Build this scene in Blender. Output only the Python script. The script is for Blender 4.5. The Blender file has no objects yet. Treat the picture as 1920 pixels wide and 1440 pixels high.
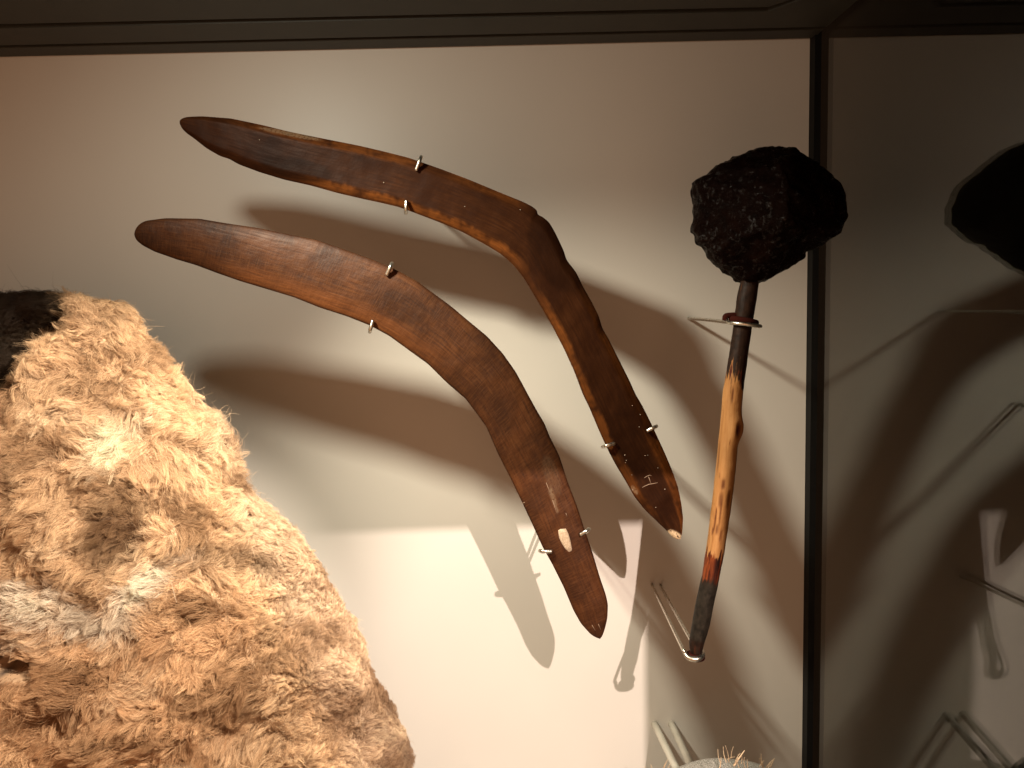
import bpy, bmesh, math, random
import numpy as np
from mathutils import Vector, Matrix, noise, kdtree

random.seed(4); rng = np.random.default_rng(4)
S = bpy.context.scene
C = S.collection
R = math.radians

# ------------------------------------------------------------------ camera
D = 1.05                       # camera to back wall, metres (back wall is the plane y = 0, x right, z up)
F = 1387.0                     # focal length in pixels of the 1920 px wide photograph
RIGHT = Vector((0.99952436, -0.01480567, -0.02705263))
UP = Vector((0.02834206, 0.09521908, 0.99505279))
FWD = Vector((0.0121565, 0.99534623, -0.09559341))
cam_d = bpy.data.cameras.new('camera'); cam = bpy.data.objects.new('camera', cam_d); C.objects.link(cam)
cam_d.sensor_width = 36; cam_d.lens = 36 * F / 1920
cam_d.clip_start = 0.01; cam_d.clip_end = 50
m = Matrix((RIGHT, UP, -FWD)).transposed().to_4x4(); m.translation = Vector((0, -D, 0))
cam.matrix_world = m
S.camera = cam

# ------------------------------------------------------------------ world, lamps, exposure
W = bpy.data.worlds.new('World'); S.world = W; W.use_nodes = True
W.node_tree.nodes['Background'].inputs[0].default_value = (1.0, 0.53, 0.29, 1)
W.node_tree.nodes['Background'].inputs[1].default_value = 0.78
S.view_settings.view_transform = 'Standard'; S.view_settings.look = 'None'
S.view_settings.exposure = 0; S.view_settings.gamma = 1; S.view_settings.use_curve_mapping = False
U = D / F                      # metres per photo pixel on the back wall

def spot(name, loc, aim, watts, col, size, blend, radius):
    l = bpy.data.lights.new(name, 'SPOT'); l.energy = watts; l.color = col
    l.spot_size = R(size); l.spot_blend = blend; l.shadow_soft_size = radius
    o = bpy.data.objects.new(name, l); C.objects.link(o); o.location = loc
    o.rotation_euler = (Vector(aim) - Vector(loc)).to_track_quat('-Z', 'Y').to_euler()
    return o
# lamp inside the case, under its ceiling, and a gallery lamp outside that shines in over the viewer
LAMP_IN = Vector((-452 * U, -680 * U, 462 * U))
LAMP_OUT = Vector((1050 * U, -4000 * U, 1970 * U))
spot('case_ceiling_lamp', LAMP_IN, (0.40, 0, -0.78), 52, (1.0, 0.95, 0.76), 80, 1.0, 0.034)
spot('case_ceiling_lamp_spill', LAMP_IN, (0.02, 0, -0.45), 6.6, (1.0, 0.97, 0.80), 178, 0.9, 0.034)
spot('added_fur_spot', (.22, -.70, .335), (-.40, -.37, -.29), 122, (1.0, 0.90, 0.75), 45, 0.5, 0.007)  # unseen spot added to brighten the fur, sited so its spill misses the wall
spot('gallery_lamp', LAMP_OUT, (0.15, 0, -0.50), 640, (1.0, 0.83, 0.73), 16, 0.7, 0.014)

# ------------------------------------------------------------------ helpers
CAM = Vector((0, -D, 0))
def at(px, py, out=0.0):
    """the point seen at photo pixel (px, py) that stands `out` metres in front of the back wall"""
    d = FWD + RIGHT * ((px - 960) / F) + UP * ((720 - py) / F)
    t = (D - out) / d.y
    return CAM + d * t
def at_z(px, py, z):
    d = FWD + RIGHT * ((px - 960) / F) + UP * ((720 - py) / F)
    return CAM + d * (z / d.z)
def to_px(P):
    """numpy (n,3) -> photo pixels"""
    q = P - np.array(CAM)
    w = q @ np.array(FWD)
    return 960 + F * (q @ np.array(RIGHT)) / w, 720 - F * (q @ np.array(UP)) / w

def tag(o, label=None, cat=None, group=None, kind=None):
    if label: o['label'] = label
    if cat: o['category'] = cat
    if group: o['group'] = group
    if kind: o['kind'] = kind
    return o
def empty(name, loc=(0, 0, 0)):
    o = bpy.data.objects.new(name, None); o.empty_display_size = .02; C.objects.link(o); o.location = loc
    return o
def mesh_obj(name, verts, faces, mat, parent=None, smooth=True):
    me = bpy.data.meshes.new(name)
    off = Vector((0, 0, 0))
    if parent is not None:
        q = parent
        while q is not None: off += q.location; q = q.parent
    me.from_pydata([tuple(Vector(v) - off) for v in verts], [], faces)
    me.update()
    if smooth:
        me.polygons.foreach_set('use_smooth', [True] * len(me.polygons))
    me.materials.append(mat)
    o = bpy.data.objects.new(name, me); C.objects.link(o)
    if parent is not None: o.parent = parent
    return o
def fattr(o, name, vals):
    a = o.data.attributes.new(name, 'FLOAT', 'POINT'); a.data.foreach_set('value', np.asarray(vals, dtype=np.float32))
def box(name, lo, hi, mat, parent=None, bevel=0.0):
    x0, y0, z0 = lo; x1, y1, z1 = hi
    v = [(x0,y0,z0),(x1,y0,z0),(x1,y1,z0),(x0,y1,z0),(x0,y0,z1),(x1,y0,z1),(x1,y1,z1),(x0,y1,z1)]
    f = [(0,3,2,1),(4,5,6,7),(0,1,5,4),(1,2,6,5),(2,3,7,6),(3,0,4,7)]
    o = mesh_obj(name, v, f, mat, parent, smooth=False)
    if bevel:
        b = o.modifiers.new('bevel', 'BEVEL'); b.width = bevel; b.segments = 2
    return o
def prism(name, poly, z0, z1, mat, parent=None):
    """vertical prism over a plan polygon (x, y)"""
    n = len(poly)
    v = [(x, y, z0) for x, y in poly] + [(x, y, z1) for x, y in poly]
    f = [tuple(range(n))[::-1], tuple(range(n, 2 * n))] + [(i, (i + 1) % n, n + (i + 1) % n, n + i) for i in range(n)]
    return mesh_obj(name, v, f, mat, parent, smooth=False)
def catmull(pts, n=8):
    pts = [Vector(p) for p in pts]
    P = [pts[0] * 2 - pts[1]] + pts + [pts[-1] * 2 - pts[-2]]
    out = []
    for i in range(1, len(P) - 2):
        for k in range(n):
            t = k / n
            a, b, c, d = P[i - 1], P[i], P[i + 1], P[i + 2]
            out.append(0.5 * ((2 * b) + (c - a) * t + (2 * a - 5 * b + 4 * c - d) * t * t + (3 * b - a - 3 * c + d) * t ** 3))
    out.append(pts[-1])
    return out
def tube_geo(path, rad, seg=12, squash=1.0):
    """verts, faces of a tube with rounded ends; rad is a number or one per point"""
    n = len(path)
    if not hasattr(rad, '__len__'): rad = [rad] * n
    V, Fc = [], []
    t0 = (path[1] - path[0]).normalized()
    ref = Vector((0, 0, 1)) if abs(t0.z) < .9 else Vector((1, 0, 0))
    nrm = t0.cross(ref).normalized()
    for i in range(n):
        t = (path[min(i + 1, n - 1)] - path[max(i - 1, 0)]).normalized()
        nrm = (nrm - t * nrm.dot(t)).normalized(); bn = t.cross(nrm)
        for k in range(seg):
            a = 2 * math.pi * k / seg
            V.append(path[i] + (nrm * math.cos(a) + bn * math.sin(a) * squash) * rad[i])
    for i in range(n - 1):
        for k in range(seg):
            k2 = (k + 1) % seg
            Fc.append((i * seg + k, i * seg + k2, (i + 1) * seg + k2, (i + 1) * seg + k))
    V.append(path[0] - t0 * rad[0] * .25); a = len(V) - 1
    V.append(path[-1] + t * rad[-1] * .25); b = len(V) - 1
    for k in range(seg):
        k2 = (k + 1) % seg
        Fc.append((a, k2, k)); Fc.append((b, (n - 1) * seg + k, (n - 1) * seg + k2))
    return V, Fc
def tube(name, path, rad, mat, parent=None, seg=12, squash=1.0):
    V, Fc = tube_geo(path, rad, seg, squash)
    return mesh_obj(name, V, Fc, mat, parent)
def sstep(a, b, x):
    t = np.clip((x - a) / (b - a), 0, 1); return t * t * (3 - 2 * t)

# ------------------------------------------------------------------ materials
class NT:
    def __init__(s, name):
        s.m = bpy.data.materials.new(name); s.m.use_nodes = True
        s.t = s.m.node_tree; s.n = s.t.nodes; s.b = s.n['Principled BSDF']; s.out = s.n['Material Output']
    def node(s, typ, **kw):
        x = s.n.new(typ)
        for k, v in kw.items():
            if k.startswith('i_'):
                key = k[2:].replace('_', ' ')
                x.inputs[int(key) if key.isdigit() else key].default_value = v
            else: setattr(x, k, v)
        return x
    def link(s, a, b): s.t.links.new(a, b)
    def attr(s, name): return s.node('ShaderNodeAttribute', attribute_name=name).outputs['Fac']
    def coord(s, scale=(1, 1, 1), which='Object'):
        tc = s.node('ShaderNodeTexCoord'); mp = s.node('ShaderNodeMapping'); mp.inputs['Scale'].default_value = scale
        s.link(tc.outputs[which], mp.inputs[0]); return mp.outputs[0]
    def noise(s, co, scale, detail=4, rough=.55, dist=0):
        x = s.node('ShaderNodeTexNoise'); x.inputs['Scale'].default_value = scale; x.inputs['Detail'].default_value = detail
        x.inputs['Roughness'].default_value = rough; x.inputs['Distortion'].default_value = dist
        if co is not None: s.link(co, x.inputs['Vector'])
        return x.outputs['Fac']
    def ramp(s, fac, stops, interp='LINEAR'):
        x = s.node('ShaderNodeValToRGB'); cr = x.color_ramp; cr.interpolation = interp
        while len(cr.elements) < len(stops): cr.elements.new(.5)
        for e, (p, c) in zip(cr.elements, stops):
            e.position = p; e.color = tuple(c) + (1,) if hasattr(c, '__len__') else (c, c, c, 1)
        s.link(fac, x.inputs[0]); return x.outputs[0]
    def mix(s, fac, a, b, mode='MIX'):
        x = s.node('ShaderNodeMix', data_type='RGBA', blend_type=mode)
        for v, i in ((fac, 0), (a, 6), (b, 7)):
            if hasattr(v, 'links'): s.link(v, x.inputs[i])
            elif i == 0: x.inputs[0].default_value = v
            else: x.inputs[i].default_value = tuple(v) + (1,)
        return x.outputs[2]
    def math(s, op, a, b=0.0, clamp=False):
        x = s.node('ShaderNodeMath', operation=op); x.use_clamp = clamp
        for v, i in ((a, 0), (b, 1)):
            if hasattr(v, 'links'): s.link(v, x.inputs[i])
            else: x.inputs[i].default_value = v
        return x.outputs[0]
    def bump(s, h, strength, dist=.001, prev=None):
        x = s.node('ShaderNodeBump'); x.inputs['Strength'].default_value = strength; x.inputs['Distance'].default_value = dist
        s.link(h, x.inputs['Height'])
        if prev is not None: s.link(prev, x.inputs['Normal'])
        return x.outputs[0]
    def set(s, **kw):
        for k, v in kw.items():
            i = s.b.inputs[k.replace('_', ' ')]
            if hasattr(v, 'links'): s.link(v, i)
            else: i.default_value = tuple(v) + (1,) if hasattr(v, '__len__') else v
        return s.m

t = NT('wall_paint'); co = t.coord()
c = t.ramp(t.noise(co, 3.0, 3), [(.3, (.60, .555, .50)), (.7, (.64, .595, .535))])
M_WALL = t.set(Base_Color=c, Roughness=.42, Specular_IOR_Level=.45,
               Normal=t.bump(t.noise(co, 900, 2), .12, .0003))
t = NT('ceiling_paint'); co = t.coord()
c = t.ramp(t.noise(co, 14, 5), [(.3, (.021, .020, .014)), (.7, (.030, .028, .020))])
M_CEIL = t.set(Base_Color=c, Roughness=.6, Normal=t.bump(t.noise(co, 500, 3), .3, .0004))
t = NT('black_trim'); co = t.coord()
M_BLACK = t.set(Base_Color=(.003, .003, .0028), Roughness=.6, Specular_IOR_Level=.2)
t = NT('dark_partition')
M_DARK = t.set(Base_Color=(.02, .017, .014), Roughness=.8)
t = NT('unlit_gallery')
M_VOID = t.set(Base_Color=(.003, .0025, .002), Roughness=.9, Specular_IOR_Level=.1)  # near-black colour stands in for an unlit room
t = NT('glass_pane')
M_GLASS = t.set(Base_Color=(.85, .84, .76), Roughness=.0, IOR=1.5, Transmission_Weight=1.0)
t = NT('steel_wire'); co = t.coord()
M_STEEL = t.set(Base_Color=(.62, .58, .50), Metallic=1.0, Roughness=t.ramp(t.noise(co, 260, 4), [(.3, .22), (.75, .42)]),
                Normal=t.bump(t.noise(co, 700, 2), .25, .0004))
t = NT('painted_wire'); co = t.coord()
M_PAINTW = t.set(Base_Color=t.ramp(t.noise(co, 60, 3), [(.3, (.47, .43, .36)), (.7, (.56, .52, .44))]), Roughness=.35)
t = NT('felt_pad')
M_FELT = t.set(Base_Color=(.030, .006, .004), Roughness=.95, Specular_IOR_Level=.05)

def wood(name, base, dark, light, ember, rough, hatch, bm_=1.0):
    t = NT(name)
    uv = t.coord((1, 1, 1), 'UV')
    mp = t.node('ShaderNodeMapping'); mp.inputs['Scale'].default_value = (28, 420, 1); t.link(uv, mp.inputs[0])
    grain = t.noise(mp.outputs[0], 1.0, 6, .62, .6)
    mp2 = t.node('ShaderNodeMapping'); mp2.inputs['Scale'].default_value = (900, 60, 1); t.link(uv, mp2.inputs[0])
    cross = t.noise(mp2.outputs[0], 1.0, 3, .6)
    big = t.noise(uv, 22, 5, .6)
    fine = t.noise(uv, 900, 4, .7)
    col = t.ramp(grain, [(.25, dark), (.5, base), (.8, light)])
    col = t.mix(t.ramp(big, [(.38, 0.85), (.62, 0.0)]), col, dark)
    col = t.mix(t.math('MULTIPLY', t.ramp(cross, [(.45, 0.0), (.75, 1.0)]), hatch), col, light)
    col = t.mix(t.math('MULTIPLY', t.ramp(fine, [(.55, 0.0), (.8, 1.0)]), .35), col, light)
    col = t.mix(t.attr('ember'), col, t.mix(t.ramp(grain, [(.3, 0.0), (.7, 1.0)]), tuple(x * .45 for x in ember), ember))
    col = t.mix(t.attr('dark_zone'), col, tuple(x * .35 for x in dark))  # masked zones of the blade drawn darker
    pale_m = t.math('MULTIPLY', t.attr('pale'), t.ramp(t.noise(uv, 420, 4, .7), [(.36, 0.0), (.50, 1.0)]))
    col = t.mix(pale_m, col, (.56, .41, .25))
    h = t.math('ADD', t.math('MULTIPLY', grain, .8), t.math('MULTIPLY', cross, .45 * hatch + .1))
    h = t.math('ADD', h, t.math('MULTIPLY', fine, .35))
    h2 = t.math('ADD', t.noise(uv, 70, 3), 0.0)
    nrm = t.bump(h2, .35 * bm_, .004, t.bump(h, .6 * bm_, .0012 * bm_))
    return t.set(Base_Color=col, Roughness=t.ramp(grain, [(.2, rough + .12), (.8, rough - .08)]),
                 Specular_IOR_Level=.40 * bm_ ** 1.6, Normal=nrm)
M_WOOD_LO = wood('brown_hatched_wood', (.062, .0185, .0045), (.021, .0058, .0016), (.105, .040, .0135), (.17, .052, .013), .52, .5, .62)
M_WOOD_UP = wood('dark_polished_wood', (.033, .0105, .0034), (.017, .005, .0018), (.055, .019, .0070), (.15, .046, .010), .46, .06, .30)

t = NT('club_handle'); co = t.coord((1, 1, 1), 'UV')
mp = t.node('ShaderNodeMapping'); mp.inputs['Scale'].default_value = (18, 150, 1); t.link(co, mp.inputs[0])
g = t.noise(mp.outputs[0], 1, 5, .6, .8)
tan = t.ramp(g, [(.2, (.19, .074, .020)), (.5, (.32, .148, .050)), (.85, (.44, .23, .09))])
blk = t.ramp(t.noise(co, 120, 4), [(.35, (.009, .0045, .003)), (.7, (.026, .012, .007))])
gry = t.ramp(t.noise(co, 160, 4), [(.35, (.009, .007, .005)), (.7, (.028, .021, .015))])
rag = t.math('MULTIPLY', t.math('SUBTRACT', t.noise(mp.outputs[0], 1.6, 4), .5), 2.3)
def ragged(name): return t.ramp(t.math('ADD', t.attr(name), rag), [(.42, 0.0), (.58, 1.0)])
col = t.mix(ragged('tan'), blk, tan)
col = t.mix(ragged('red'), col, t.ramp(g, [(.35, (.012, .004, .003)), (.5, (.06, .012, .005)), (.68, (.22, .05, .012))]))
col = t.mix(t.attr('grey'), col, gry)
col = t.mix(t.attr('scar'), col, (.07, .016, .006))
M_STICK = t.set(Base_Color=col, Roughness=.55, Specular_IOR_Level=.12, Normal=t.bump(t.noise(co, 300, 4), .4, .001, t.bump(g, .5, .001)))

t = NT('black_resin'); co = t.coord()
n1 = t.noise(co, 60, 8, .7, 1.2); n2 = t.noise(co, 420, 5, .75)
M_RESIN = t.set(Base_Color=t.ramp(n1, [(.3, (.0012, .0006, .0005)), (.7, (.007, .0024, .0014))]),
                Roughness=t.ramp(n2, [(.3, .14), (.7, .34)]), Specular_IOR_Level=t.ramp(t.noise(co, 150, 5, .8), [(.55, .018), (.69, .55)]),
                Normal=t.bump(n2, .8, .001, t.bump(n1, .7, .005)))
t = NT('speckled_grey'); co = t.coord()
c = t.ramp(t.noise(co, 900, 3, .8), [(.36, (.05, .042, .034)), (.5, (.26, .235, .20)), (.64, (.62, .57, .50))])
M_SPECK = t.set(Base_Color=c, Roughness=.85, Normal=t.bump(t.noise(co, 900, 3, .8), .8, .001))
t = NT('pale_bristle')
M_BRIST = t.set(Base_Color=(.52, .38, .24), Roughness=.6)
t = NT('scratch'); M_SCR = t.set(Base_Color=(.26, .17, .11), Roughness=.7)
t = NT('paint_fleck'); M_FLECK = t.set(Base_Color=(.33, .26, .20), Roughness=.6)

# ------------------------------------------------------------------ case: back wall, ceiling, glass side, front frame
x_edge = at(1511, 750, 0).x            # right end of the pale wall panel
yf = -1333 * U
x_gl = x_edge + 13 * U                 # inner face of the side glass
z_c = at(760, 91, 0).z                 # underside of the case ceiling
wall = box('wall', (-1.6, 0, -1.5), (x_edge, .02, z_c + .03), M_WALL); tag(wall, kind='structure')
fl = box('floor', (-1.55, yf + .002, -.88), (x_edge, -.001, -.85), M_WALL); tag(fl, kind='structure')
sw = box('side_wall', (-1.6, yf + .002, -1.5), (-1.56, -.001, z_c - .001), M_WALL); tag(sw, kind='structure')
ceil = empty('ceiling', (0, 0, z_c)); tag(ceil, kind='structure')
yA = at_z(760, 93.5, z_c).y; yB0 = at_z(760, 68, z_c).y; yB1 = at_z(760, 73.5, z_c).y
yC0 = at_z(760, 30, z_c).y; yC1 = at_z(760, 36.5, z_c).y
yA = -.003
xr = x_edge + .004
box('backing_panel', (-1.6, -1.0, z_c + .012), (xr, 0.02, z_c + .03), M_BLACK, ceil)
box('ceiling_strip', (-1.6, yB1, z_c), (xr, yA, z_c + .0115), M_CEIL, ceil, .0008)
cp = at_z(1440, 15, z_c); cq = at_z(1456, -2, z_c)
gap = yC1 - yC0
# the wide strip carries on round the chamfered corner of the access panel
prism('ceiling_strip', [(-1.6, yC1), (-1.6, yB0), (xr, yB0), (xr, -1.0), (cq.x + .06, -1.0), (cq.x + .06, cp.y - .06), (cp.x + .004, yC1)][::-1], z_c, z_c + .0115, M_CEIL, ceil)
prism('access_panel', [(-1.6, yC0), (cp.x, yC0), (cp.x + .058, cp.y - .058 - gap * .2), (cp.x + .058, -1.0), (-1.6, -1.0)][::-1], z_c + .001, z_c + .011, M_CEIL, ceil)

trim = box('corner_trim', (x_edge + .0005, -.016, -1.5), (x_gl - .0005, .02, z_c + .03), M_BLACK)
tag(trim, 'thin black vertical trim strip between the pale wall and the dark side glass', 'trim')
pane = box('glass_pane', (x_gl, -1.0, -1.5), (x_gl + .010, .02, z_c + .5), M_GLASS)
tag(pane, 'dark reflective side glass of the display case mirroring the wall and club', 'glass pane')
# outside the picture: the front frame of the case and the partition it is set into
post_x = 533 * U; head_z = 407 * U
prt = box('front_partition', (post_x, yf - .03, -1.5), (2.2, yf, 1.8), M_DARK); tag(prt, kind='structure')
sp = box('dark_backing', (x_gl + .06, yf + .001, -1.5), (x_gl + .11, .5, 1.2), M_VOID); tag(sp, kind='structure')  # black sheet added beyond the glass to block the world light
hdr = box('front_header', (-2.2, yf - .03, head_z), (post_x - .001, yf, 1.8), M_DARK); tag(hdr, kind='structure')

# ------------------------------------------------------------------ boomerangs
def resample(pts, n):
    p = np.array([(a, b) for a, b in pts], float)
    d = np.r_[0, np.cumsum(np.hypot(*np.diff(p, axis=0).T))]
    s = np.linspace(0, d[-1], n)
    return np.c_[np.interp(s, d, p[:, 0]), np.interp(s, d, p[:, 1])]
def smooth_rows(a, k):
    b = a.copy()
    for _ in range(k):
        b[1:-1] = .25 * b[:-2] + .5 * b[1:-1] + .25 * b[2:]
    return b
def boomerang(name, outer, inner, out0, thick, mat, bevel, masks, warp):
    nu, nv = 420, 36
    # ease so that stations crowd at the two tips
    A = smooth_rows(resample(outer, nu), 3); B = smooth_rows(resample(inner, nu), 3)
    A[0] = B[0] = (A[0] + B[0]) / 2; A[-1] = B[-1] = (A[-1] + B[-1]) / 2
    root = empty(name, at(*(A[nu // 2] + B[nu // 2]) / 2, out0))
    V, uv, px = [], [], []
    L = 0
    mids = (A + B) / 2
    seg = np.r_[0, np.cumsum(np.hypot(*np.diff(mids, axis=0).T))] * U * .8
    wid = np.hypot(*(A - B).T) * U * .8
    for side in (1, -1):
        for i in range(nu):
            tipf = min(1, (wid[i] / .045)) ** .6
            for j in range(nv + 1):
                v = .5 - .5 * math.cos(math.pi * j / nv)
                q = A[i] * (1 - v) + B[i] * v
                e = 1 - abs(2 * v - 1)
                if bevel: prof = min(1, (e / .34)) ** .75
                else: prof = (1 - (1 - e) ** 2.2) ** .62
                th = thick * .5 * tipf * (prof if side > 0 else prof * .75)
                P = at(q[0], q[1], out0)
                w = noise.noise(Vector((P.x * 60, P.z * 60, side * 3.1))) * .00045 * prof + noise.noise(Vector((P.x * 16, P.z * 16, 7.7))) * .0009 * prof
                o = out0 + warp(seg[i] / seg[-1], v) + side * th + w
                V.append(at(q[0], q[1], out0 + warp(seg[i] / seg[-1], v)) + Vector((0, -(side * th + w), 0)))
                uv.append((seg[i], (v - .5) * wid[i] + (0 if side > 0 else .3))); px.append((q[0], q[1], v, seg[i] / seg[-1], side))
    Fc = []
    off = nu * (nv + 1)
    for i in range(nu - 1):
        for j in range(nv):
            a = i * (nv + 1) + j
            Fc.append((a, a + 1, a + nv + 2, a + nv + 1))
            b = a + off
            Fc.append((b, b + nv + 1, b + nv + 2, b + 1))
        for j, fl in ((0, 0), (nv, 1)):
            a = i * (nv + 1) + j; b = a + off
            q = (a, a + nv + 1, b + nv + 1, b)
            Fc.append(q if fl == 0 else q[::-1])
    o = mesh_obj('blade', V, Fc, mat, root)
    ul = o.data.uv_layers.new(name='UVMap')
    idx = np.empty(len(o.data.loops), dtype=np.int32); o.data.loops.foreach_get('vertex_index', idx)
    ul.data.foreach_set('uv', np.array(uv, dtype=np.float32)[idx].ravel())
    px = np.array(px)
    for k, fn in masks.items(): fattr(o, k, np.clip(fn(px[:, 0], px[:, 1], px[:, 2], px[:, 3], px[:, 4]), 0, 1))
    return root
def ell(x, y, cx, cy, a, b, ang):
    c, s = math.cos(R(ang)), math.sin(R(ang))
    u = (x - cx) * c + (y - cy) * s; v = -(x - cx) * s + (y - cy) * c
    return 1 - sstep(.85, 1.1, np.sqrt((u / a) ** 2 + (v / b) ** 2))

up_outer = [(337,230),(338,223),(350,219),(380,218),(433,222),(490,234),(543,247),(597,258),(673,273),(720,284),(767,296),(793,305),(827,317),(880,337),(940,362),(980,378),(998,387),(1009,396),(1006,402),(1017,406),(1030,417),(1042,438),(1057,470),(1062,487),(1080,510),(1093,537),(1110,567),(1123,593),(1130,617),(1140,633),(1160,673),(1180,713),(1192,740),(1204,760),(1221,794),(1234,822),(1250,857),(1261,884),(1271,912),(1277,941),(1281,972),(1279,1001),(1276,1011)]
up_inner = [(337,230),(340,240),(350,250),(363,259),(387,278),(413,293),(430,298),(447,308),(487,323),(533,337),(583,348),(633,362),(680,373),(713,380),(747,388),(780,400),(827,418),(867,435),(907,457),(940,477),(963,497),(983,523),(1007,563),(1033,607),(1057,653),(1077,697),(1093,740),(1104,762),(1123,807),(1139,842),(1154,871),(1174,904),(1189,931),(1209,956),(1236,982),(1252,997),(1262,1008),(1270,1012),(1276,1011)]
lo_outer = [(252,440),(254,430),(260,421),(272,414),(310,409),(373,410),(427,419),(487,428),(533,438),(593,450),(643,467),(693,485),(737,503),(783,528),(813,550),(847,575),(880,603),(913,630),(943,663),(967,697),(988,736),(1006,769),(1021,794),(1031,819),(1049,855),(1064,902),(1082,949),(1096,992),(1111,1036),(1125,1083),(1136,1115),(1140,1133),(1139,1159),(1134,1180),(1129,1194),(1125,1198)]
lo_inner = [(252,440),(255,450),(267,460),(290,472),(333,487),(367,497),(407,512),(450,527),(500,542),(550,557),(600,577),(650,593),(693,610),(730,630),(767,657),(803,683),(837,717),(873,748),(894,776),(912,801),(934,852),(956,895),(977,938),(999,985),(1017,1025),(1035,1057),(1057,1101),(1075,1144),(1089,1169),(1107,1189),(1116,1195),(1125,1198)]

def up_ember(x, y, v, u, s):
    n = np.array([noise.noise(Vector((a / 30, b / 30, 2.))) for a, b in zip(x, y)])
    n2 = np.array([noise.noise(Vector((a / 7, b / 7, 5.))) for a, b in zip(x, y)])
    vv = v + n * .05 + n2 * .03
    low = sstep(.80, .88, vv) * (1 - sstep(.95, .99, v) * .6) * sstep(.16, .26, u) * (1 - .75 * sstep(.50, .55, u) * (1 - sstep(.58, .64, u)))
    low *= 1 - .85 * sstep(.90, .97, u)
    top = (1 - sstep(.17, .26, vv + .03)) * sstep(.06, .10, u) * (1 - sstep(.30, .36, u)) * .75
    top2 = (1 - sstep(.10, .17, vv)) * sstep(.36, .4, u) * (1 - sstep(.46, .50, u)) * .5
    rt = (1 - sstep(.12, .19, vv)) * sstep(.62, .7, u) * .55
    rt2 = (1 - sstep(.20, .27, vv)) * sstep(.83, .87, u) * 1.0
    return np.maximum.reduce([low, top, top2, rt, rt2]) * np.clip(.72 + .9 * n + .5 * n2, .1, 1)
up = boomerang('boomerang', up_outer, up_inner, .188, .011, M_WOOD_UP, True, {
    'ember': up_ember,
    'dark_zone': lambda x, y, v, u, s: .5 * ell(x, y, 560, 318, 70, 20, 12) + .5 * ell(x, y, 1040, 480, 40, 80, -30) + .35 * sstep(.62, .9, u) * ell(x, y, 1170, 820, 60, 200, -24),
    'pale': lambda x, y, v, u, s: ell(x, y, 1268, 1006, 20, 8, 38) * 1.0 + .20 * ell(x, y, 545, 252, 60, 5, 11) + .14 * ell(x, y, 1189, 918, 10, 4, 55)},
    lambda u, v: .004 * math.sin(u * 5))
tag(up, 'dark polished boomerang with orange-brown worn edges and chipped pale tip, upper of two', 'boomerang', 'boomerangs mounted on the wall')
lo = boomerang('boomerang', lo_outer, lo_inner, .212, .012, M_WOOD_LO, False, {
    'ember': lambda x, y, v, u, s: .45 * sstep(.62, .85, v) * sstep(.1, .2, u) * (1 - sstep(.42, .55, u)),
    'dark_zone': lambda x, y, v, u, s: .35 * ell(x, y, 760, 575, 45, 30, 30) + .45 * (1 - sstep(0, .05, u)) + .55 * sstep(.955, .99, v) + .4 * (1 - sstep(.01, .05, v)),
    'pale': lambda x, y, v, u, s: .15 * ell(x, y, 1037, 935, 4, 26, -18) + .04 * ell(x, y, 1034, 890, 14, 40, -18)},
    lambda u, v: .003 * math.sin(u * 4 + 1))
tag(lo, 'reddish brown boomerang with hatched surface and small bare patch, the lower of the two', 'boomerang', 'boomerangs mounted on the wall')

def surf_patch(name, poly, out, mat, parent, h=.0012):
    """thin raised patch following a blade, with a domed middle"""
    n = len(poly); cx = sum(p[0] for p in poly) / n; cy = sum(p[1] for p in poly) / n
    V = [at(cx, cy, out + h)]
    for k in (.5, .85, 1.0):
        for p in poly:
            V.append(at(cx + (p[0] - cx) * k, cy + (p[1] - cy) * k, out + (h if k < 1 else -.0005)))
    Fc = [(0, 1 + i, 1 + (i + 1) % n) for i in range(n)]
    for r in range(2):
        for i in range(n):
            a = 1 + r * n + i; b = 1 + r * n + (i + 1) % n
            Fc.append((a, a + n, b + n, b))
    return mesh_obj(name, V, Fc, mat, parent)
t = NT('bare_wood'); co = t.coord()
M_BARE = t.set(Base_Color=t.ramp(t.noise(co, 600, 4, .7), [(.35, (.30, .21, .13)), (.65, (.50, .38, .26))]), Roughness=.8,
               Normal=t.bump(t.noise(co, 700, 4, .7), .5, .0008))

def blade_front(root, px, py):
    """distance from the wall of the blade's front face at a photo pixel"""
    b = [c for c in root.children if c.name.startswith('blade')][0]
    key = b.name
    if key not in _bf:
        n = len(b.data.vertices); a = np.empty(n * 3, dtype=np.float32); b.data.vertices.foreach_get('co', a)
        a = a.reshape(-1, 3)[: n // 2].astype(float) + np.array(root.location)
        x, y = to_px(a); _bf[key] = (x, y, -a[:, 1])
    x, y, o = _bf[key]
    d = (x - px) ** 2 + (y - py) ** 2; k = np.argsort(d)[:4]
    return float(o[k].mean())
_bf = {}
surf_patch('bare_patch', [(1046,994),(1050,991),(1061,990),(1066,1000),(1070,1014),(1073,1030),(1072,1034),(1067,1036),(1060,1030),(1053,1019),(1048,1008)],
           blade_front(lo, 1058, 1012), M_BARE, lo)
def scratch(name, pts, root, w, mat):
    path = [at(x, y, blade_front(root, x, y) + .0001) for x, y in pts]
    n = len(path); rad = [w * (.35 + .65 * math.sin(math.pi * (i + .5) / n)) for i in range(n)]
    return tube(name, path, rad, mat, root, 6)
for pts in ([(1208,896),(1213,893),(1218,891),(1222,892)], [(1216,894),(1218,899),(1220,906)], [(1204,914),(1210,911),(1217,908),(1224,907),(1233,905)]):
    scratch('scratch_mark', pts, up, .00040, M_SCR)
for pts in ([(1024,905),(1028,915),(1032,925)], [(1036,938),(1040,950),(1044,962)], [(1061,962),(1063,968)], [(978,944),(984,942)],
            [(1110,1172),(1116,1182)], [(1122,1170),(1126,1180)]):
    scratch('scratch_mark', pts, lo, .00035, M_SCR)
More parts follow.
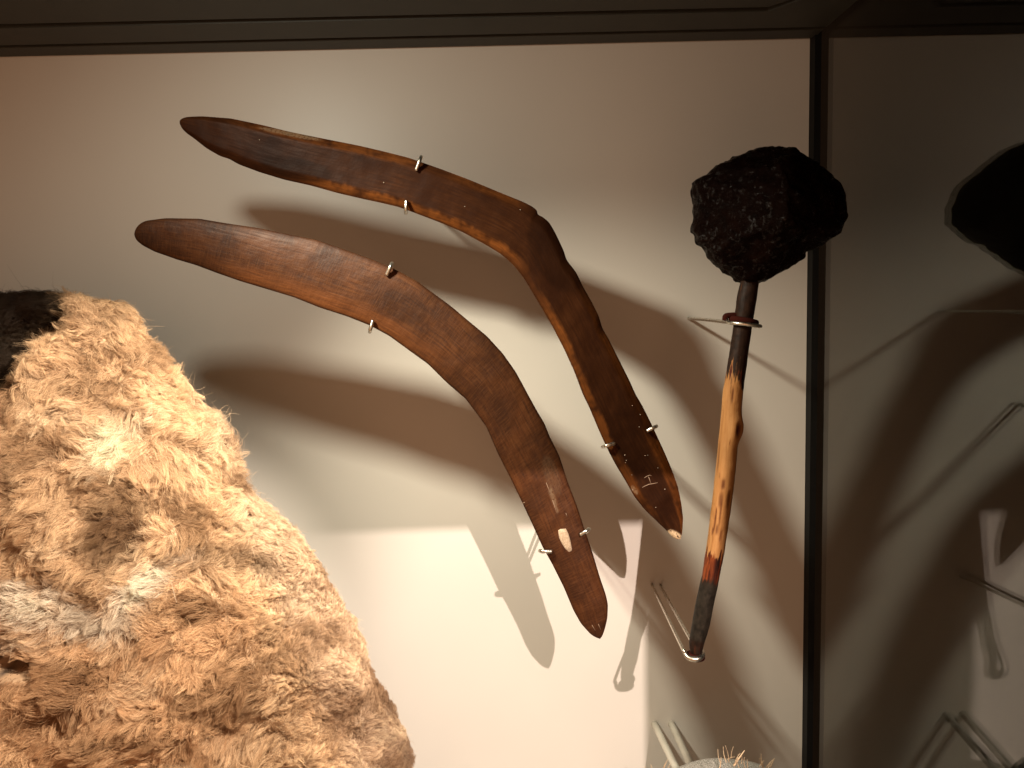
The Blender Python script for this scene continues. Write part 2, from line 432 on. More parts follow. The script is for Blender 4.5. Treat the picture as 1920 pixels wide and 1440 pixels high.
for (x, y, r) in ((1171,853,.0011),(1174,863,.0006),(1172,867,.0005),(1209,854,.0006),(1214,853,.0004),(1200,777,.0007),(1185,760,.0006),(1184,890,.0005),(719,342,.0007),(1186,918,.0009),(1246,917,.0008),(1198,800,.0005),(871,387,.0004),(975,393,.0005),(486,262,.0007),(1233,877,.0005),(1229,951,.0005)):
    o_ = blade_front(up, x, y)
    V, Fc = tube_geo([at(x, y, o_ - .0002), at(x + 1.2, y + .6, o_ + .0002)], r * .75, 7)
    mesh_obj('paint_fleck', V, Fc, M_FLECK, up)

# ------------------------------------------------------------------ wire mounts
def hook_mount(root_b, a_edge, a_tip, b_edge, b_tip, label):
    """two wires from the wall to the back of the blade, each bent round one edge and over the front"""
    mx, my = (a_edge[0] + b_edge[0]) / 2, (a_edge[1] + b_edge[1]) / 2
    fo = blade_front(root_b, mx, my)
    back = fo - .016
    cpt = at(mx, my, back)
    t_ = empty('wire_mount', (cpt.x, 0, cpt.z)); tag(t_, label, 'wire mount', 'steel wire mounts holding the exhibits')
    r = .0021
    for sgn, (ed, tip) in ((-1, (a_edge, a_tip)), (1, (b_edge, b_tip))):
        dirv = (at(*ed, back) - at(*tip, back)); dirv.y = 0; dirv.normalize()
        e_f = blade_front(root_b, *tip) + r * 1.1
        rootp = Vector((cpt.x, 0.0, cpt.z)) + Vector((dirv.x, 0, dirv.z)) * .0042
        pts = [rootp, rootp + Vector((0, -back * .5, 0)), rootp + Vector((0, -(back - .014), 0)),
               rootp.lerp(at(*ed, back - .006), .25) + Vector((0, -(back - .006) * .75, 0))]
        eb = at(*ed, back - .004)
        E0 = at(*ed, fo - .010)
        pts = [rootp, rootp + Vector((0, -back * .5, 0)), rootp + Vector((0, -(back - .012), 0)),
               rootp.lerp(Vector((eb.x, 0, eb.z)), .5) + Vector((0, -(back - .003), 0)),
               eb + dirv * -.004 + Vector((0, -.002, 0)), E0 + dirv * .0008,
               at(*ed, fo - .003) + dirv * .0006,
               at(ed[0] * .75 + tip[0] * .25, ed[1] * .75 + tip[1] * .25, e_f + .0012), at(*tip, e_f)]
        tube('hook', catmull(pts, 7), r, M_STEEL, t_, 14)
    return t_
hook_mount(up, (789, 296), (780, 320), (761, 397), (762, 376), 'steel hooks gripping the left arm of the upper dark boomerang')
hook_mount(up, (1132, 837), (1153, 831), (1229, 800), (1213, 808), 'steel hooks gripping the lower right arm of the upper dark boomerang')
hook_mount(lo, (734, 496), (725, 516), (694, 620), (699, 601), 'steel hooks gripping the left arm of the lower reddish boomerang')
hook_mount(lo, (1014, 1033), (1035, 1034), (1103, 993), (1088, 1003), 'steel hooks beside the bare patch on the lower reddish boomerang')

# ------------------------------------------------------------------ club
OC = .222
prof_l = [(470,1392,1428),(530,1389,1422),(560,1382,1418),(600,1377,1411),(650,1370,1404),(700,1362,1397),(733,1356,1393),(765,1353,1390),(790,1351,1387),(801,1350,1387),(815,1349,1386),(830,1347,1383),(859,1344,1381),(917,1338,1375),(975,1331,1367),(1023,1325,1360),(1081,1316,1349),(1128,1305,1339),(1171,1297,1331),(1200,1292,1322),(1215,1292,1318),(1226,1296,1317),(1238,1297,1316)]
club = empty('club', at(1303, 1226, OC))
tag(club, 'wooden club with large black resin head and partly tan, partly blackened handle', 'club')
ys = np.arange(470, 1237, 2.0)
Ls = np.interp(ys, [p[0] for p in prof_l], [p[1] for p in prof_l]); Rs = np.interp(ys, [p[0] for p in prof_l], [p[2] for p in prof_l])
def sm(a, k=6):
    for _ in range(k): a[1:-1] = .25 * a[:-2] + .5 * a[1:-1] + .25 * a[2:]
    return a
Ls = sm(Ls); Rs = sm(Rs)
pxm = (D - OC) / F
V, Fc, att = [], [], []
SEG = 40
for i, y in enumerate(ys):
    cx = (Ls[i] + Rs[i]) / 2; r = (Rs[i] - Ls[i]) / 2 * pxm
    cpt = at(cx, y, OC)
    ax = (at((Ls[min(i + 1, len(ys) - 1)] + Rs[min(i + 1, len(ys) - 1)]) / 2, y + 2, OC) - at(cx, y, OC)).normalized() if i < len(ys) - 1 else ax
    sx = ax.cross(Vector((0, 1, 0))).normalized(); sx = sx if sx.x > 0 else -sx
    endt = 1.0
    if y > 1222: endt = math.sqrt(max(.05, 1 - ((y - 1222) / 15) ** 2))
    for k in range(SEG):
        a = 2 * math.pi * k / SEG                     # 0 = right, 90 deg = towards the viewer
        rr = r * endt
        P = Vector((cpt.x * 40, cpt.z * 40, 0)) + Vector((math.cos(a), math.sin(a), 0)) * .6
        rr *= 1 + .035 * noise.noise(P * 1.3) + .02 * noise.noise(P * 4)
        # knot on the right front at y = 800
        da = (a - .75 + math.pi) % (2 * math.pi) - math.pi
        kn = math.exp(-((y - 800) / 22) ** 2 - (da / .8) ** 2); rr += kn * .0050
        ho = math.exp(-((y - 803) / 13) ** 2 - ((a - .95) / .28) ** 2); rr -= ho * .0055
        scar = ho * 1.3
        for (sy, sa, hh, ww) in ((905, 1.95, 9, .20), (935, 2.1, 14, .13), (932, 1.15, 16, .12), (990, 2.0, 9, .14), (1000, 1.5, 12, .12), (975, 2.35, 20, .08), (740, 1.9, 14, .12), (995, 2.5, 7, .1), (955, 1.9, 30, .05), (860, 2.9, 30, .12)):
            q = math.exp(-((y - sy) / hh) ** 4 - ((a - sa) / ww) ** 2); rr -= q * .0009; scar = max(scar, q * .9)
        V.append(cpt + sx * (math.cos(a) * rr) + Vector((0, -math.sin(a) * rr, 0)))
        n_ = noise.noise(Vector((a * 1.5, y / 25, 3))) * .3
        tan_ = float(sstep(690, 750, y + 25 * math.sin(a * 1.2 - 1.3)) * (1 - sstep(1030, 1075, y)))
        # the dark tone reaches further down the right flank
        tan_ *= 1 - .9 * float(1 - sstep(.25, .75, a)) * float(1 - sstep(770, 850, y)) if a < math.pi else 1
        red_ = float(sstep(1015, 1062, y) * (1 - sstep(1072, 1104, y)) + .22 * (sstep(1190, 1210, y))) + .45 * float(sstep(680, 700, y) * (1 - sstep(715, 745, y)))
        att.append((tan_, red_, float(sstep(1076, 1100, y + n_ * 30) * (1 - sstep(1192, 1202, y))), min(1, scar), a / 6.28 * 2 * math.pi * .011, y * pxm))
for i in range(len(ys) - 1):
    for k in range(SEG):
        k2 = (k + 1) % SEG
        Fc.append((i * SEG + k, (i + 1) * SEG + k, (i + 1) * SEG + k2, i * SEG + k2))
Fc.append(tuple((len(ys) - 1) * SEG + k for k in range(SEG))[::-1])
st = mesh_obj('handle', V, Fc, M_STICK, club)
att = np.array(att)
for j, nme in enumerate(('tan', 'red', 'grey', 'scar')): fattr(st, nme, att[:, j])
ul = st.data.uv_layers.new(name='UVMap'); idx = np.empty(len(st.data.loops), dtype=np.int32); st.data.loops.foreach_get('vertex_index', idx)
ul.data.foreach_set('uv', np.c_[att[:, 5], att[:, 4]][idx].astype(np.float32).ravel())

# head: outline in photo pixels, given its own depth and facets
hp = [(182,305),(260,265),(320,215),(400,180),(480,155),(530,130),(590,118),(640,125),(710,128),(760,150),(820,190),(870,225),(930,268),(975,305),(1020,350),(1050,400),(1075,460),(1080,510),(1068,580),(1045,610),(1040,635),(1000,665),(960,690),(900,715),(860,735),(835,745),(830,765),(760,810),(690,850),(630,890),(605,905),(580,912),(520,915),(462,905),(440,880),(370,830),(290,775),(265,750),(250,720),(235,685),(212,678),(200,640),(195,610),(178,595),(175,570),(188,540),(190,500),(195,440),(192,400),(180,365)]
hp = [(1240 + a * .3195, 240 + b * .3195) for a, b in hp]
hc = (1436, 398)
ang = np.array([math.atan2(-(b - hc[1]), a - hc[0]) for a, b in hp]); rad = np.array([math.hypot(a - hc[0], b - hc[1]) for a, b in hp])
order = np.argsort(ang); ang = ang[order]; rad = rad[order]
ang = np.r_[ang - 2 * math.pi, ang, ang + 2 * math.pi]; rad = np.r_[rad, rad, rad]
bm = bmesh.new(); bmesh.ops.create_icosphere(bm, subdivisions=6, radius=1)
facets = [(Vector((-.70, .12, .70)).normalized(), .70), (Vector((.50, .15, .85)).normalized(), .80), (Vector((-.35, .85, .42)).normalized(), .84), (Vector((-.3, -.75, .6)).normalized(), .82), (Vector((.4, -.7, .55)).normalized(), .86)]
hcen = at(hc[0], hc[1], OC)
for v in bm.verts:
    d = v.co.copy()                       # x right, y up, z towards the viewer
    p = d.copy()
    for n_, dd in facets:
        q = p.dot(n_)
        if q > dd: p -= n_ * (q - dd) * .72
    sq = math.hypot(d.x, d.y)
    # keep the rim on the unit circle so that the outline stays true
    if sq > 1e-6:
        w = float(sstep(.93, 1.0, sq)); lim = p.lerp(d, w); p = lim
    th = math.atan2(p.y, p.x)
    rr = float(np.interp(th, ang, rad)) * pxm
    base = 128 * pxm
    f2 = rr * .98
    n1 = noise.fractal(p * 2.6 + Vector((4, 1, 2)), 1.0, 2.0, 5)
    n2 = noise.turbulence(p * 7.0, 4, False)
    k = 1 + .06 * n1 * (1 - .5 * (sq > .9)) + .028 * (n2 - .5) + .004 * noise.noise(p * 34) + .010 * noise.noise(p * 15)
    v.co = Vector((p.x * f2 * k, -p.z * base * .92 * k, p.y * f2 * k)) + hcen - club.location
me = bpy.data.meshes.new('head'); bm.to_mesh(me); bm.free()
me.polygons.foreach_set('use_smooth', [True] * len(me.polygons)); me.materials.append(M_RESIN)
hd = bpy.data.objects.new('head', me); C.objects.link(hd); hd.parent = club

# upper ring mount of the club
rt = at(1291, 597, 0); mt = empty('wire_mount', (rt.x, 0, rt.z))
tag(mt, 'steel ring mount with dark pad round the club handle below its head', 'wire mount', 'steel wire mounts holding the exhibits')
c0 = at(1394, 605, OC); r_ = .0021
ring = [rt, rt.lerp(Vector((c0.x - .016, -OC + .03, c0.z + .0022)), .55), Vector((c0.x - .0165, -OC + .014, c0.z + .0012))]
for a in range(170, -160, -30):
    ring.append(c0 + Vector((math.cos(R(a)) * .0172 + .001, -math.sin(R(a)) * .0165, -.002 - .0026 * math.cos(R(a)))))
tube('ring', catmull(ring, 6), r_, M_STEEL, mt, 14)
pad = []
for a in range(200, -30, -15):
    pad.append(c0 + Vector((math.cos(R(a)) * .0136 , -math.sin(R(a)) * .0125, .0015 - .003 * math.cos(R(a)))))
V, Fc = tube_geo(pad, .0028, 10, 1.5)
mesh_obj('felt_pad', V, Fc, M_FELT, mt)
tb = empty('x'); bpy.data.objects.remove(tb)
pb = at(1369, 597, OC)
V, Fc = tube_geo(catmull([pb + Vector((-.0055, 0, -.002)), pb + Vector((-.005, 0, .0025)), pb + Vector((.0005, 0, .0035)), pb + Vector((.009, 0, .0035))], 5), .0032, 10)
mesh_obj('felt_pad', V, Fc, M_FELT, mt)

# lower cup mount of the club
ra, rb = at(1222, 1096, 0), at(1238, 1098, 0)
mt2 = empty('wire_mount', (ra.x, 0, ra.z)); tag(mt2, 'steel wire cup carrying the blackened lower end of the club', 'wire mount', 'steel wire mounts holding the exhibits')
cup = [ra, ra.lerp(at(1279, 1214, OC - .006), .5), at(1278, 1212, OC - .006), at(1284, 1224, OC + .004), at(1291, 1233, OC + .009), at(1302, 1236, OC + .011),
       at(1312, 1234, OC + .010), at(1318, 1227, OC + .004), at(1316, 1219, OC - .006)]
back = [at(1309, 1212, OC - .010), at(1299, 1206, OC - .012), rb.lerp(at(1297, 1203, OC - .012), .5), rb]
p1 = catmull(cup + back, 8)
rad_ = [.0021 + .0012 * math.exp(-((i / len(p1) - .42) / .13) ** 2) for i in range(len(p1))]
tube('cup_wire', p1, rad_, M_STEEL, mt2, 14)

cd_ = at(1304, 1228, OC)
V, Fc = tube_geo([cd_ + Vector((0, 0, -.0035)), cd_ + Vector((0, 0, .001))], .0114, 20, .95)
mesh_obj('felt_pad', V, Fc, M_FELT, mt2)

# thick painted prongs at the bottom
for k, (x, ex) in enumerate(((1227, 1297), (1259, 1327))):
    if k == 0:
        pr = at(1227, 1357, 0); mt3 = empty('wire_mount', (pr.x, 0, pr.z))
        tag(mt3, 'pair of thick pale prongs standing out of the wall below the club', 'wire mount', 'steel wire mounts holding the exhibits')
    a0 = at(x, 1357, 0); e0 = at(ex, 1500, .16)
    tube('prong', [a0.lerp(e0, q / 6) for q in range(7)], .0052, M_PAINTW, mt3, 18)

# speckled grey object with bristles at the bottom edge
oc2 = .26
g0 = at(1360, 1532, oc2)
gy = empty('bristly_mount', g0); tag(gy, 'top of a grey speckled rounded object with pale bristles at the bottom edge', 'exhibit')
V, Fc = [], []
nu, nv = 96, 40
pm2 = (D - oc2) / F
def dome(u, v):
    th = 2 * math.pi * u; ph = math.pi * .5 * v
    rx = 150 * pm2; rz = 98 * pm2
    x = math.cos(th) * math.cos(ph) ** .55 * rx; y = math.sin(th) * math.cos(ph) ** .55 * rx * .6; z = math.sin(ph) ** 1.0 * rz
    w = 1 + .02 * noise.noise(Vector((x * 40, y * 40, z * 40)))
    return g0 + Vector((x * w, y * w, z * w))
for j in range(nv):
    for i in range(nu): V.append(dome(i / nu, j / nv))
V.append(dome(0, 1))
for j in range(nv - 1):
    for i in range(nu):
        i2 = (i + 1) % nu; Fc.append((j * nu + i, j * nu + i2, (j + 1) * nu + i2, (j + 1) * nu + i))
for i in range(nu): Fc.append(((nv - 1) * nu + i, (nv - 1) * nu + (i + 1) % nu, nv * nu))
base_v = len(V)
for i in range(nu):
    q = V[i]; V.append(Vector((q.x, q.y, q.z - .25)))
for i in range(nu):
    i2 = (i + 1) % nu; Fc.append((i, base_v + i, base_v + i2, i2))
Fc.append(tuple(base_v + i for i in range(nu))[::-1])
mesh_obj('speckled_body', V, Fc, M_SPECK, gy)
br = [(1351,1426,1346,1405,.5),(1362,1424,1356,1400,.6),(1367,1424,1360,1398,.5),(1376,1430,1396,1407,1.5),(1378,1425,1388,1412,.5),(1363,1418,1378,1419,.3),(1371,1416,1375,1400,.4),(1381,1421,1384,1415,.6),
      (1397,1434,1396,1420,.5),(1402,1434,1401,1424,.5),(1432,1434,1427,1414,.6),(1430,1436,1424,1422,.5),(1436,1434,1450,1424,.5),(1445,1432,1452,1422,.5),(1240,1446,1252,1424,.6),(1246,1446,1256,1432,.5),
      (1226,1448,1220,1433,.6),(1216,1450,1209,1437,.5),(1243,1438,1250,1428,.4),(1390,1426,1391,1417,.4),(1349,1436,1352,1420,.8),(1386,1440,1380,1426,.7),(1440,1440,1446,1430,.4),(1424,1432,1433,1426,.4)]
for (x0, y0, x1, y1, w) in br:
    a0 = at(x0, y0 + 6, oc2 + .03); b0 = at(x1, y1, oc2 + .03 + random.uniform(-.004, .008))
    mid = a0.lerp(b0, .5) + Vector((random.uniform(-1, 1) * .0012, 0, random.uniform(0, 1) * .001))
    p = catmull([a0, mid, b0], 5); n = len(p)
    tube('bristle', p, [.0008 * w * (1 - .85 * i / n) + .00012 for i in range(n)], M_BRIST, gy, 6)

# ------------------------------------------------------------------ fur cloak
SIL = [(548,-150),(556,20),(562,110),(568,172),(576,206),(592,226),(620,244),(650,266),(690,306),(740,352),(780,386),(820,418),(850,432),(880,436),(905,440),(930,462),(970,500),(1010,545),(1070,590),(1150,628),(1240,668),(1330,706),(1400,734),(1440,746),(1600,800),(1750,840)]
OF = .27; XC = -150.0
UF = (D - OF) / F
sy = np.array([p[0] for p in SIL], float); sx_ = np.array([p[1] for p in SIL], float)

# cheap vectorised value noise
_perm = rng.permutation(256); _val = rng.uniform(-1, 1, 256)
def vnoise(x, y, z=0.0, seed=0):
    x = np.asarray(x, float); y = np.asarray(y, float); z = np.zeros_like(x) + z
    xi = np.floor(x).astype(int); yi = np.floor(y).astype(int); zi = np.floor(z).astype(int)
    fx, fy, fz = x - xi, y - yi, z - zi
    fx, fy, fz = [q * q * (3 - 2 * q) for q in (fx, fy, fz)]
    def h(a, b, c): return _val[_perm[(_perm[(_perm[(a + seed * 17) & 255] + b) & 255] + c) & 255]]
    r = 0
    for dx in (0, 1):
        for dy in (0, 1):
            for dz in (0, 1):
                r = r + h(xi + dx, yi + dy, zi + dz) * (fx if dx else 1 - fx) * (fy if dy else 1 - fy) * (fz if dz else 1 - fz)
    return r
def fbm(x, y, o=4, seed=0, z=0.0):
    r = 0; a = 1
    for k in range(o):
        r = r + a * vnoise(x * 2 ** k + k * 7.3, y * 2 ** k + k * 3.1, z, seed + k); a *= .5
    return r / 1.6

def cloak_point(yy, phi):
    """yy: level in photo pixels on the cloak's own plane, phi: 0 = right flank, 90 deg = towards the viewer"""
    e = np.interp(yy, sy, sx_)
    a = (e - XC)
    P0x, P0z = [], []
    # plane coordinates (linear map from pixels on the plane y = -OF)
    o = np.array(at(0, 0, OF)); ex = np.array(at(1000, 0, OF)) - o; ez = np.array(at(0, 1000, OF)) - o
    xx = XC + a * np.cos(phi)
    bulge = .36 * a * UF * np.sin(phi)
    # exact back-projection onto the plane
    d = np.array(FWD)[None] + np.array(RIGHT)[None] * ((xx - 960) / F)[:, None] + np.array(UP)[None] * ((720 - yy) / F)[:, None]
    P = np.array(CAM)[None] + d * ((D - OF) / d[:, 1])[:, None]
    # folds
    n = fbm(phi * 2.2 + yy / 420, yy / 190, 3, 2)
    ridge = 1 - np.abs(fbm(phi * 3.0 + 3 - yy / 700, yy / 260, 2, 9)) * 2
    tuft = fbm(phi * 9, yy / 42, 3, 5)
    disp = .024 * n * np.clip(a / 300, .15, 1) + .010 * (ridge - .5) * np.clip(a / 300, .1, 1) + .0125 * tuft
    P[:, 1] -= bulge + disp * np.clip(np.sin(phi), -1, 1) ** 1
    P[:, 0] += disp * np.cos(phi) * .6
    # the wrap's front edge: above it the pelt lies deeper (dark inside fold)
    px, py = to_px(P)
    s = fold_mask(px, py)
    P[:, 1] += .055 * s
    h = hole_mask(px, py)
    P[:, 1] += .04 * h
    return P
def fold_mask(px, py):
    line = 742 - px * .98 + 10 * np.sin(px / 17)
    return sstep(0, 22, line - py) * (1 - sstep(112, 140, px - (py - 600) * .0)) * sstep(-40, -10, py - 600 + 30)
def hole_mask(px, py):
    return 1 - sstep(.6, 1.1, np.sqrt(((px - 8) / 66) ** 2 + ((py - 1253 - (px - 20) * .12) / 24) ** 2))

def tint(px, py):
    n = px.shape[0]
    w1 = fbm(px / 90, py / 60, 4, 11); w2 = fbm(px / 22, py / 22, 3, 13)
    tan = np.array((.80, .55, .33)); org = np.array((.74, .455, .25)); pink = np.array((.66, .48, .33)); cream = np.array((.92, .74, .52))
    gry = np.array((.90, .78, .62)); brn = np.array((.20, .105, .05)); dk_shade = np.array((.014, .007, .004))
    c = np.tile(tan, (n, 1))
    def mixc(m, col):
        nonlocal c
        m = np.clip(m, 0, 1)[:, None]; c = c * (1 - m) + col * m
    mixc(sstep(1050, 1200, py) * (1 - sstep(420, 520, px)) * .8, org)
    mixc(sstep(0, 60, px - 260 - (py - 600) * .42) * .7, pink)
    mixc(sstep(.12, .5, w1) * .65, brn * 1.5)
    mixc(sstep(.1, .55, -w1) * .35, cream)
    def e(cx, cy, a, b, ang, soft=.5):
        cs, sn = math.cos(R(ang)), math.sin(R(ang))
        u = (px - cx) * cs + (py - cy) * sn; v = -(px - cx) * sn + (py - cy) * cs
        return 1 - sstep(1 - soft, 1 + soft, np.sqrt((u / a) ** 2 + (v / b) ** 2) + .35 * w2)
    mixc(e(215, 830, 42, 55, 20), cream * 1.08)
    mixc(e(120, 780, 60, 30, 10) * .4, cream)
    mixc(e(225, 985, 55, 75, 15) * .9, brn)
    mixc(e(440, 1050, 75, 22, 15) * .65, brn)
    mixc(e(60, 960, 60, 14, 10) * .5, brn * 1.3)
    mixc(e(275, 1105, 80, 30, -40) * .95, gry * 1.08)
    mixc(e(175, 1160, 90, 22, 5) * .8, gry * .72)
    mixc(e(55, 1130, 90, 36, 12) * .9, gry * 1.05)
    mixc(e(20, 1195, 90, 24, 8) * .5, gry * .6)
    mixc(e(90, 590, 80, 26, 0, .8) * .45, brn * 1.2)
    mixc(e(140, 1290, 110, 40, -30) * .45, brn * 1.7)
    mixc(fold_mask(px, py) * .97, dk_shade)  # the fold's shade painted in over its dark brown fur
    mixc((1 - sstep(40, 130, px)) * (1 - sstep(585, 640, py)) * .85, dk_shade * 2.2)
    mixc(hole_mask(px, py), dk_shade * .3)  # darkness of the opening put into the colour as well
    return np.clip(c * (1 + .16 * w2[:, None]), .002, .92)

def frame_at(yy, phi):
    e = 1e-3
    P = cloak_point(yy, phi); A = cloak_point(yy, phi + e * 8); B = cloak_point(yy + 3, phi)
    tu = A - P; tv = B - P
    nn = np.cross(tu, tv); nn /= np.linalg.norm(nn, axis=1, keepdims=True) + 1e-12
    flip = np.sign(nn[:, 1] * -np.sin(phi) + nn[:, 0] * np.cos(phi)); flip[flip == 0] = 1
    return P, nn * flip[:, None]

def flow(px, py):
    """combing direction in photo pixels (x right, y down)"""
    spl = np.interp(py, [560, 800, 1000, 1200, 1440], [170, 245, 330, 440, 520])
    k = sstep(-70, 70, px - spl)
    lx, ly = -1.0 + 0 * px, .55 + .5 * sstep(900, 1400, py)
    rx, ry = .95 - .55 * sstep(950, 1300, py), -.40 - .40 * sstep(950, 1300, py)
    fx = lx * (1 - k) + rx * k; fy = ly * (1 - k) + ry * k
    a = fbm(px / 75, py / 75, 3, 21) * 1.3 + fbm(px / 26, py / 26, 2, 23) * .8
    c, s = np.cos(a), np.sin(a)
    gx, gy = fx * c - fy * s, fx * s + fy * c
    m = np.hypot(gx, gy) + 1e-6
    return gx / m, gy / m

cloak = empty('fur_cloak', tuple(at(XC, 1750, OF)))
tag(cloak, 'thick tan and cream fur cloak with a shaded dark brown fold at the upper left', 'fur cloak')
# pelt under the hair
NY, NP = 260, 200
lev = np.r_[np.linspace(548, 640, 50), np.linspace(642, 1750, NY - 50)]
ph = np.linspace(R(-150), R(210), NP + 1)[:-1]
Yg, Pg = np.meshgrid(lev, ph, indexing='ij')
PP = cloak_point(Yg.ravel(), Pg.ravel())
Fc = []
for i in range(NY - 1):
    for k in range(NP):
        k2 = (k + 1) % NP; Fc.append((i * NP + k, i * NP + k2, (i + 1) * NP + k2, (i + 1) * NP + k))
Fc.append(tuple(range(NP))[::-1])
t = NT('pelt_skin'); av = t.node('ShaderNodeAttribute', attribute_name='tint')
dkn = t.mix(.55, av.outputs['Color'], (.05, .025, .012))
M_PELT = t.set(Base_Color=dkn, Roughness=.9)
pelt = mesh_obj('pelt', [tuple(p) for p in PP], Fc, M_PELT, cloak)
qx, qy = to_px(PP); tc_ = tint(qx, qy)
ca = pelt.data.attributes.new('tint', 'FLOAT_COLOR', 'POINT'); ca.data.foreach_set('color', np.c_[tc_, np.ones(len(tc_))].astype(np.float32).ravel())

t = NT('fur_strand')
av = t.node('ShaderNodeAttribute', attribute_name='tint')
ci = t.node('ShaderNodeHairInfo')
rootc = t.mix(.65, av.outputs['Color'], (.20, .09, .035), 'MULTIPLY')  # dark roots, deepened to stand in for shade inside the tufts
rc = t.mix(t.ramp(ci.outputs['Intercept'], [(.05, 0.0), (.75, 1.0)]), rootc, av.outputs['Color'])
rc = t.mix(t.math('MULTIPLY', ci.outputs['Random'], .7), rc, t.mix(1.0, rc, (.5, .42, .36), 'MULTIPLY'))
dif = t.node('ShaderNodeBsdfDiffuse'); t.link(rc, dif.inputs[0])
trl = t.node('ShaderNodeBsdfTranslucent'); t.link(rc, trl.inputs[0])
gls = t.node('ShaderNodeBsdfAnisotropic'); gls.inputs['Roughness'].default_value = .45; t.link(t.mix(.12, rc, (1, .9, .75)), gls.inputs[0])
m1 = t.node('ShaderNodeMixShader'); m1.inputs[0].default_value = .30; t.link(dif.outputs[0], m1.inputs[1]); t.link(trl.outputs[0], m1.inputs[2])
m2 = t.node('ShaderNodeMixShader'); m2.inputs[0].default_value = .10; t.link(m1.outputs[0], m2.inputs[1]); t.link(gls.outputs[0], m2.inputs[2])
t.link(m2.outputs[0], t.out.inputs['Surface'])
M_FUR = t.m

def sample(n):
    """roots spread evenly over the part of the pelt that can be seen"""
    yy = []; pp = []
    while sum(len(a) for a in yy) < n:
        y = rng.uniform(549, 1560, n); p = rng.uniform(R(-50), R(140), n)
        e = np.interp(y, sy, sx_) - XC
        # weight by projected size, a floor for the flank
        w = (e / 900) * np.sqrt(np.sin(p) ** 2 + (.5 * np.cos(p)) ** 2 + .05)
        top = 1 + 3.0 * (1 - sstep(556, 600, y))
        keep = rng.uniform(0, 1.5, n) < np.clip(w * top, .02, 9)
        y, p = y[keep], p[keep]
        P = cloak_point(y, p); qx, qy = to_px(P)
        k = (qx > -420) & (qy < 1500)
        yy.append(y[k]); pp.append(p[k])
    return np.concatenate(yy)[:n], np.concatenate(pp)[:n]

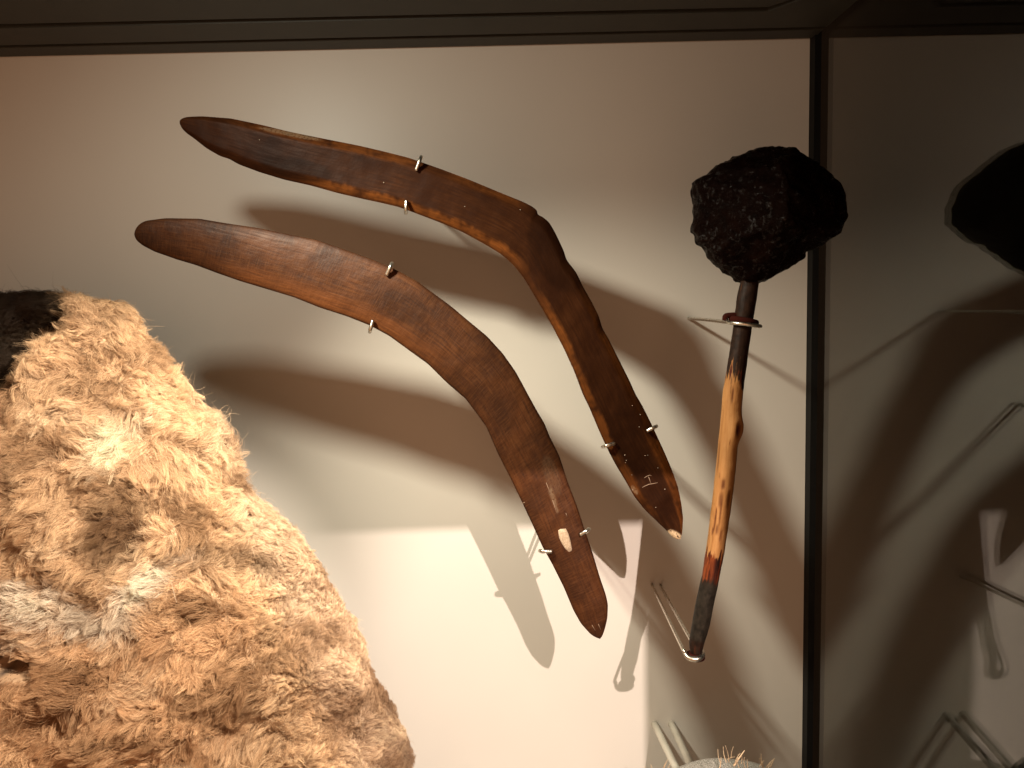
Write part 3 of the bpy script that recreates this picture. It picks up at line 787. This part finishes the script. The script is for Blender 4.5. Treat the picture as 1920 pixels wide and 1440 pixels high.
NPT = 7
TT = np.linspace(0, 1, NPT)
def guides(n, seed, lift, wild, curl, lmul):
    y, p = sample(n)
    P, N = frame_at(y, p)
    px, py = to_px(P)
    fx, fy = flow(px, py)
    Fd = np.array(RIGHT)[None] * fx[:, None] - np.array(UP)[None] * fy[:, None]
    Fd -= N * np.sum(Fd * N, axis=1, keepdims=True); Fd /= np.linalg.norm(Fd, axis=1, keepdims=True) + 1e-9
    right = sstep(0, 90, px - np.interp(py, [560, 800, 1000, 1200, 1440], [170, 245, 330, 440, 520]))
    # length: long and loose at the shoulder and on the left, short and dense on the lower right
    Ln = .0175 - .0080 * right * sstep(930, 1080, py)
    Ln = Ln + .010 * right * np.exp(-((py - 845) / 55) ** 2)
    Ln = Ln * (1 + .3 * rng.normal(size=n)).clip(.45, 1.5) * lmul * (1 + .25 * fbm(px / 40, py / 40, 2, 31))
    Ln = Ln * (1 - .65 * (1 - sstep(.8, 1.2, np.sqrt(((px - 0) / 95) ** 2 + ((py - 1235) / 42) ** 2))))
    Ln = np.where(hole_mask(px, py) > .3, .0008, Ln)
    lf = lift + .25 * fbm(px / 60, py / 60, 2, 41)
    rnd = rng.normal(size=(n, 3)) * wild
    d0 = N * lf[:, None] + Fd + rnd; d0 /= np.linalg.norm(d0, axis=1, keepdims=True)
    side = np.cross(N, d0); side /= np.linalg.norm(side, axis=1, keepdims=True) + 1e-9
    phs = rng.uniform(0, 6.28, n); fr = rng.uniform(3.5, 8, n); amp = rng.uniform(.02, .11, n) * curl
    bend = rng.normal(size=n) * .28 * curl
    out = np.empty((n, NPT, 3))
    for k, tt in enumerate(TT):
        q = P + d0 * (Ln * tt)[:, None]
        q = q - N * (Ln * tt * tt * .30 * lf)[:, None] + np.array((0, 0, -1.))[None] * (Ln * tt * tt * .12)[:, None]
        q = q + side * (Ln * (amp * (np.sin(phs + fr * tt) - np.sin(phs)) + bend * tt * tt))[:, None]
        q = q + np.cross(side, d0) * (Ln * amp * (np.cos(phs + fr * tt) - np.cos(phs)) * .7)[:, None]
        out[:, k] = q
    return out, px, py
def nearest(P, Q):
    kd = kdtree.KDTree(len(Q))
    for i, q in enumerate(Q): kd.insert(q, i)
    kd.balance()
    return np.array([kd.find(p)[1] for p in P])
def clump(H, G, amt, spread, power=1.0):
    idx = nearest(H[:, 0], G[:, 0])
    Gs = G[idx]
    off = H[:, :1] - Gs[:, :1]
    w = (TT ** power * amt)[None, :, None]
    target = Gs + off * (1 - (1 - spread) * (TT ** power))[None, :, None]
    return H * (1 - w) + target * w
big, _, _ = guides(900, 1, .7, .22, 1.0, 1.1)
mid, _, _ = guides(30000, 2, .8, .34, 1.5, 1.0)
mid = clump(mid, big, .45, .55)
NH = 430000
hair, hx, hy = guides(NH, 3, .75, .30, 1.2, 1.0)
hair = clump(hair, mid, .88, .13)
stray, sxp, syp = guides(7000, 4, .7, .4, 2.2, 1.12)
ALL = np.concatenate([hair, stray]); ax_, ay_ = np.r_[hx, sxp], np.r_[hy, syp]
n = len(ALL)
cv = bpy.data.hair_curves.new('fur'); cv.add_curves([NPT] * n)
ALLl = ALL - np.array(cloak.location)
cv.attributes['position'].data.foreach_set('vector', ALLl.astype(np.float32).ravel())
ra_ = cv.attributes.get('radius') or cv.attributes.new('radius', 'FLOAT', 'POINT')
rr_ = (.00014 * (1 - TT ** 1.5 * .8))[None, :] * rng.uniform(.7, 1.25, n)[:, None]
ra_.data.foreach_set('value', rr_.astype(np.float32).ravel())
ta = cv.attributes.new('tint', 'FLOAT_COLOR', 'CURVE')
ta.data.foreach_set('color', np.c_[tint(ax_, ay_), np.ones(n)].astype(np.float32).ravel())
cv.materials.append(M_FUR)
fur = bpy.data.objects.new('fur', cv); C.objects.link(fur); fur.parent = cloak; tag(fur, kind='stuff')

# ------------------------------------------------------------------ render settings
S.cycles.max_bounces = 8; S.cycles.diffuse_bounces = 4; S.cycles.glossy_bounces = 4; S.cycles.transmission_bounces = 6
S.cycles.caustics_reflective = False; S.cycles.caustics_refractive = False
S.cycles.use_denoising = True
